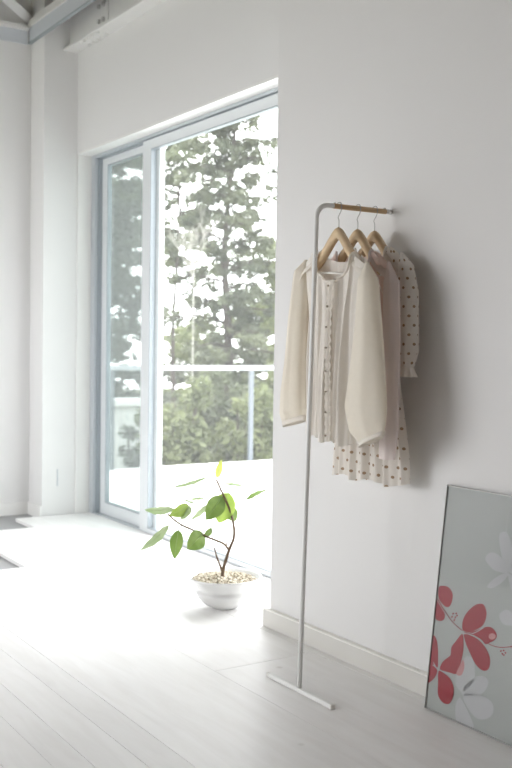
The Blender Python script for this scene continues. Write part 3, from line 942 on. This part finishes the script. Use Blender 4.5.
# ================================================================== POTTED PLANT
pc = on_z(224, 607)
pt = empty('potted_plant', (pc[0], pc[1], 0))
tag(pt, 'young leafy tree in a white ceramic bowl topped with gravel', 'potted plant')
PD = float((pc - CAM) @ FW)                     # depth of the plant
prof_ = [(.0, .004), (.052, .0), (.057, .004), (.082, .016), (.106, .036), (.121, .056), (.126, .066), (.124, .074), (.117, .079),
         (.117, .083), (.131, .100), (.148, .120), (.159, .133), (.1615, .137), (.158, .139), (.150, .133), (.140, .120), (.13, .112), (.0, .11)]
MB().lathe(prof_, 64).build('pot', M['pot'], pt, smooth=True)
gm = MB()
ico = bmesh.new(); bmesh.ops.create_icosphere(ico, subdivisions=1, radius=1.0)
iv = np.array([v.co[:] for v in ico.verts]); ifc = [tuple(v.index for v in f_.verts) for f_ in ico.faces]; ico.free()
for k in range(760):
    r_, a_ = .134 * math.sqrt(rng.random()), rng.random() * 6.283
    s_ = .0045 + .004 * rng.random()
    sc_ = s_ * (np.array([1, 1, .8]) + rng.normal(size=3) * .15)
    hgt = .120 + .008 * (1 - (r_ / .134) ** 2) + rng.random() * .004
    gm.add(iv * sc_ + np.array([r_ * math.cos(a_), r_ * math.sin(a_), hgt]), ifc)
gr = gm.build('gravel', M['gravel'], pt, smooth=True); gr['kind'] = 'stuff'
MB().lathe([(0, .124), (.08, .122), (.138, .117)], 32).build('soil', M['gravel'], pt, smooth=True)
def pp_(x, y, d=0.0):                           # pixel -> plant-local point at the plant's own depth
    return at_depth(x, y, PD + d) - np.array([pc[0], pc[1], 0])
def branch(pts, r0, r1, name='branch', par=pt):
    P = bez([pp_(*p) for p in pts], 24)
    rr = np.linspace(r0, r1, len(P))
    return MB().tube(P, list(rr), 8).build(name, M['bark'], par, smooth=True)
trunk = branch([(222.2, 582, 0), (222.5, 574, 0), (223.8, 567, 0), (226.5, 558, 0), (229.4, 549, 0), (233.3, 540, .01), (234.2, 530, .01), (231.5, 515, .0), (227, 503, -.01), (221.5, 491, 0), (216.5, 480, 0)], .0078, .0044, 'stem')
branch([(222.5, 572, 0), (219.5, 564, -.01), (216.5, 556, -.02), (214.4, 547.5, -.02)], .0052, .0030)
branch([(229, 550, 0), (224, 544, -.02), (215, 540, -.04), (205, 536, -.05), (193, 530, -.06), (181.6, 525, -.06), (174, 519.5, -.07), (167.5, 514, -.07)], .0052, .0036)
branch([(226.5, 546, 0), (225.8, 538, .01), (226.8, 530, .01)], .0030, .0020)
branch([(216.5, 480, 0), (212, 478.5, 0), (206, 477.5, 0)], .0026, .0018)
branch([(226, 500, 0), (236, 505, .03), (247, 500, .05)], .0018, .0013)
def leaf(base, tip, width, m, bow=.012, face=None, roll=0.0):
    """leaf blade from base to tip pixel (with depth offsets); width in metres; roll turns it about its midrib"""
    A, B = pp_(*base), pp_(*tip)
    ax = B - A; L = np.linalg.norm(ax); ax = ax / L
    toc = -FW
    nrm = toc - ax * (toc @ ax); nrm /= np.linalg.norm(nrm)
    side = np.cross(ax, nrm)
    c, s = math.cos(roll), math.sin(roll)
    side, nrm = side * c + nrm * s, nrm * c - side * s
    m_, n_ = 15, 9
    P = np.zeros((m_, n_, 3))
    for i in range(m_):
        t = i / (m_ - 1)
        w = width * .5 * (math.sin(math.pi * t ** .85) ** .75 if 0 < t < 1 else 0.02) * (1 - .12 * t)
        for j in range(n_):
            q = -1 + 2 * j / (n_ - 1)
            P[i, j] = A + ax * L * t + side * w * q + nrm * (-bow * 4 * t * (t - 1) * .6 - abs(q) * -.10 * w) + nrm * .0015 * math.sin(t * 22) * abs(q)
    o = MB().grid(P).build('leaf', m, pt, smooth=True)
    MB().tube([A + ax * L * t + nrm * (-bow * 4 * t * (t - 1) * .6 + .0006) for t in np.linspace(-.08, .96, 10)], list(np.linspace(.0011, .0004, 10)), 5).build('midrib', M['leafp'], o, smooth=True)
    return o
LF, LD, LP, LY = M['leaf'], M['leafd'], M['leafp'], M['leafy']
leaf((217, 478, 0), (221.5, 459.5, -.01), .032, LY, .004)
leaf((207, 477, 0), (170.5, 487.5, -.05), .035, LP, .010, roll=.95)
leaf((222, 496.5, 0), (206, 520, -.05), .088, LD, .012, roll=.15)
leaf((229, 492.5, 0), (219, 523, .02), .108, LF, .014, roll=-.2)
leaf((228, 508, .03), (235.5, 521, .05), .060, LD, .010, roll=.3)
leaf((205, 497, .04), (186, 499, .08), .030, LP, .006, roll=1.0)
leaf((208, 504, .04), (191, 520, .06), .040, LP, .006, roll=.8)
leaf((174, 509, -.06), (144.5, 509.5, -.10), .058, M['leafp'], .010, roll=.75)
leaf((189, 506, -.05), (169, 515, -.12), .060, LF, .010, roll=.35)
leaf((190, 506, -.05), (181, 520, -.08), .050, LP, .010, roll=-.3)
leaf((169, 525, -.06), (140, 550, -.14), .062, M['leafp'], .012, roll=.85)
leaf((178.5, 530, -.06), (174.5, 559, -.09), .060, LD, .012, roll=-.1)
leaf((203, 533, -.05), (187, 549, -.10), .090, LD, .014, roll=.25)
leaf((212, 528, -.03), (202, 538.5, -.05), .034, LD, .008, roll=.5)
leaf((246, 500.5, .05), (267.5, 489.5, .10), .036, LD, .010, roll=1.05)
leaf((224, 484, .03), (247, 487, .10), .026, LP, .006, roll=1.1)
leaf((196, 503, .03), (180, 497.5, .06), .024, LP, .005, roll=1.0)

for a, b in (((217, 481, 0), (224, 484, .03)), ((221, 490, 0), (205, 497, .04)), ((226.5, 502, -.01), (208, 504, .04)), ((170.5, 516.5, -.07), (174, 509, -.06)),
             ((182, 525, -.06), (189, 506, -.05)), ((175, 520, -.07), (169, 525, -.06)), ((181, 524.5, -.06), (178.5, 530, -.06)), ((207, 537, -.05), (203, 533, -.05)),
             ((213, 539.3, -.04), (212, 528, -.03)), ((224, 496, -.005), (222, 496.5, 0)), ((229, 510, 0), (228, 508, .03)), ((205, 497, .04), (196, 503, .03))):
    m_ = tuple((np.array(a) + np.array(b)) / 2 + np.array([0, 1.0, 0]))
    branch([a, m_, b], .0016, .0011, 'leaf_stalk')
